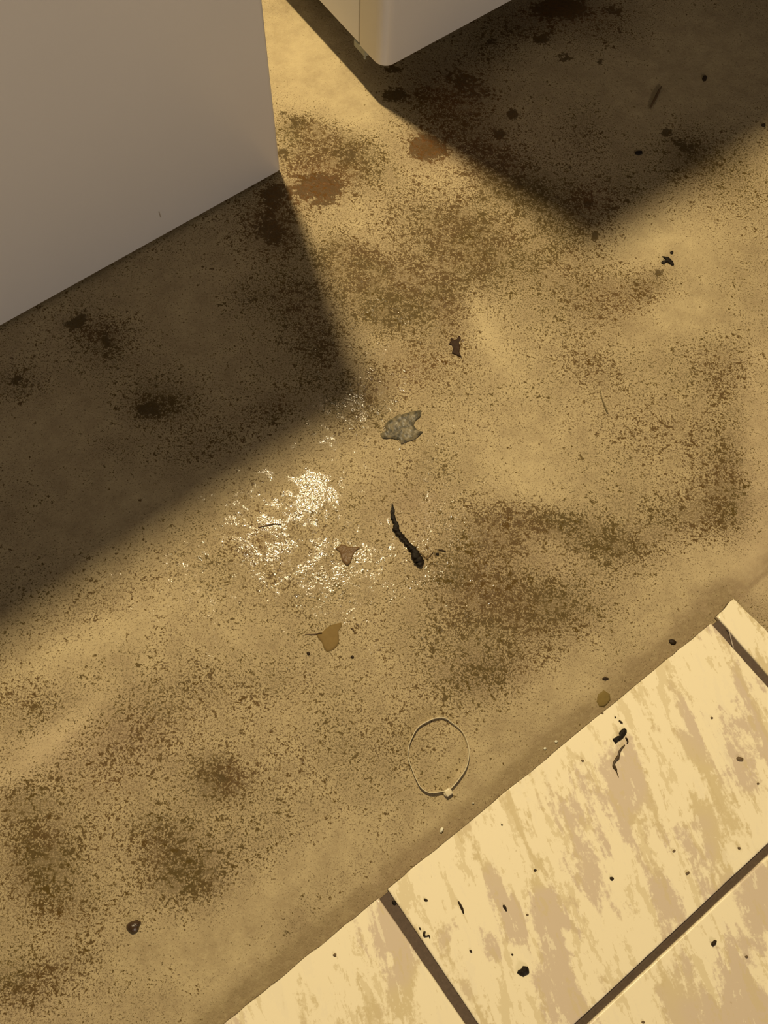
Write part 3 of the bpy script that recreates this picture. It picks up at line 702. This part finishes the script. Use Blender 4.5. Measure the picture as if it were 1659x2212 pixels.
crumbs = [
 (919.5, 1944, 3.4, 1.5, 30, 'double dark crumb near the upper left corner of the middle tile'),
 (1090, 1960, 3.8, 1.7, 50, 'olive crumb right of the short curved sliver'),
 (1093, 1966, 2.0, 1.2, 40, 'tiny speck touching the olive crumb'),
 (1017, 2055, 2.6, 1.6, 60, 'small crumb below the short curved sliver'),
 (907, 2006, 2.4, 1.3, 60, 'tiny crumb above the hook-shaped bit'),
 (1156, 1880, 2.6, 1.3, 10, 'small crumb in the pale left part of the middle tile'),
 (1106.5, 2062, 2.3, 1.0, 0, 'black dot just above the big dirt clod'),
 (1321.5, 1898, 4.0, 1.2, 40, 'round brown crumb in the middle of the big tile'),
 (1485, 1886, 3.0, 1.6, -30, 'brown crumb with a faint tail above the wide grout line'),
 (1596, 1832, 3.0, 1.1, 0, 'brown crumb near the right frame edge above the wide grout line'),
 (1139, 1976, 2.4, 1.2, 30, 'faint brown speck right of the olive crumb'),
 (1599, 1640, 5.0, 1.6, 15, 'brown oval crumb at the right of the middle tile'),
 (1258, 1643, 2.5, 1.3, 10, 'brown speck left of the wavy curl'),
 (1637, 1693, 2.3, 1.2, 0, 'tiny speck at right below the brown oval crumb'),
 (1084, 1782, 1.9, 1.0, 0, 'tiny black dot near the cut edge of the middle tile'),
 (1329, 1549.5, 1.9, 1.3, 60, 'tiny dark dot above the short dark stub'),
 (1301, 1541, 2.2, 1.2, 20, 'faint speck at the cut edge above the dark dot'),
 (1612, 2067, 3.0, 1.2, 30, 'brown speck at far right on the lower tile'),
 (1389, 2208, 3.0, 1.4, 0, 'brown crumb at the bottom frame edge on the lower tile'),
 (723, 2063, 3.6, 1.2, 0, 'brown speck on the tile left of the lower joint'),
 (1537, 1551, 2.6, 1.1, 0, 'faint brown dot high on the middle tile'),
 (1456, 1838, 2.6, 1.4, -30, 'faint crumb right of the round brown crumb'),
]
FAINT = simple('faint_brown_crumb', (.12, .075, .03), .6, .2, 400)
for i, (x, y, r_, asp, ang, lab) in enumerate(crumbs):
    crumb(x, y, r_, asp, ang, ZT, lab, FAINT if ('faint' in lab or 'brown' in lab and 'round' not in lab) else None)
# dark clot in the left grout joint
crumb(851, 1950, 4.6, 1.4, 50, .0048, 'black clot lodged at the upper end of the lower grout joint', BLACK)
# grit on the concrete
for x, y, r_, asp, ang, lab in (
 (1258, 1510-46, 3.4, 1.5, 30, 'dark crumb on the slab just above the cut tile edge'),
 (1308, 1466, 3.6, 1.9, 0, 'dark crumb on the slab above the amber drop'),
 (1453, 1387, 5.5, 1.5, 30, 'dark clot on the slab near the top of the cut edge'),
 (1380, 330, 4.2, 2.1, -4, 'black oblong grain in the upper right shadow'),
 (1522, 169, 4.6, 1.3, 80, 'dark grain in the shadow near the right frame edge'),
 (1451, 546, 3.0, 1.4, -25, 'brown grain just above the black arrow-shaped crumb'),
 (1649, 271, 4.0, 1.2, 0, 'dark grain at the right frame edge'),
 (944, 1197, 3.0, 1.4, 0, 'brown bit just under the sliver beside the black strand'),
 (666, 1412, 3.8, 1.0, 70, 'dark bead left below the tan plastered leaf'),
 (761, 1419, 3.6, 1.1, 0, 'dark bead right below the tan plastered leaf')):
    if lab.startswith('dark crumb on the slab just'): continue
    crumb(x, y, r_, asp, ang, 0, lab, BLACK if 'black' in lab else GRIT)
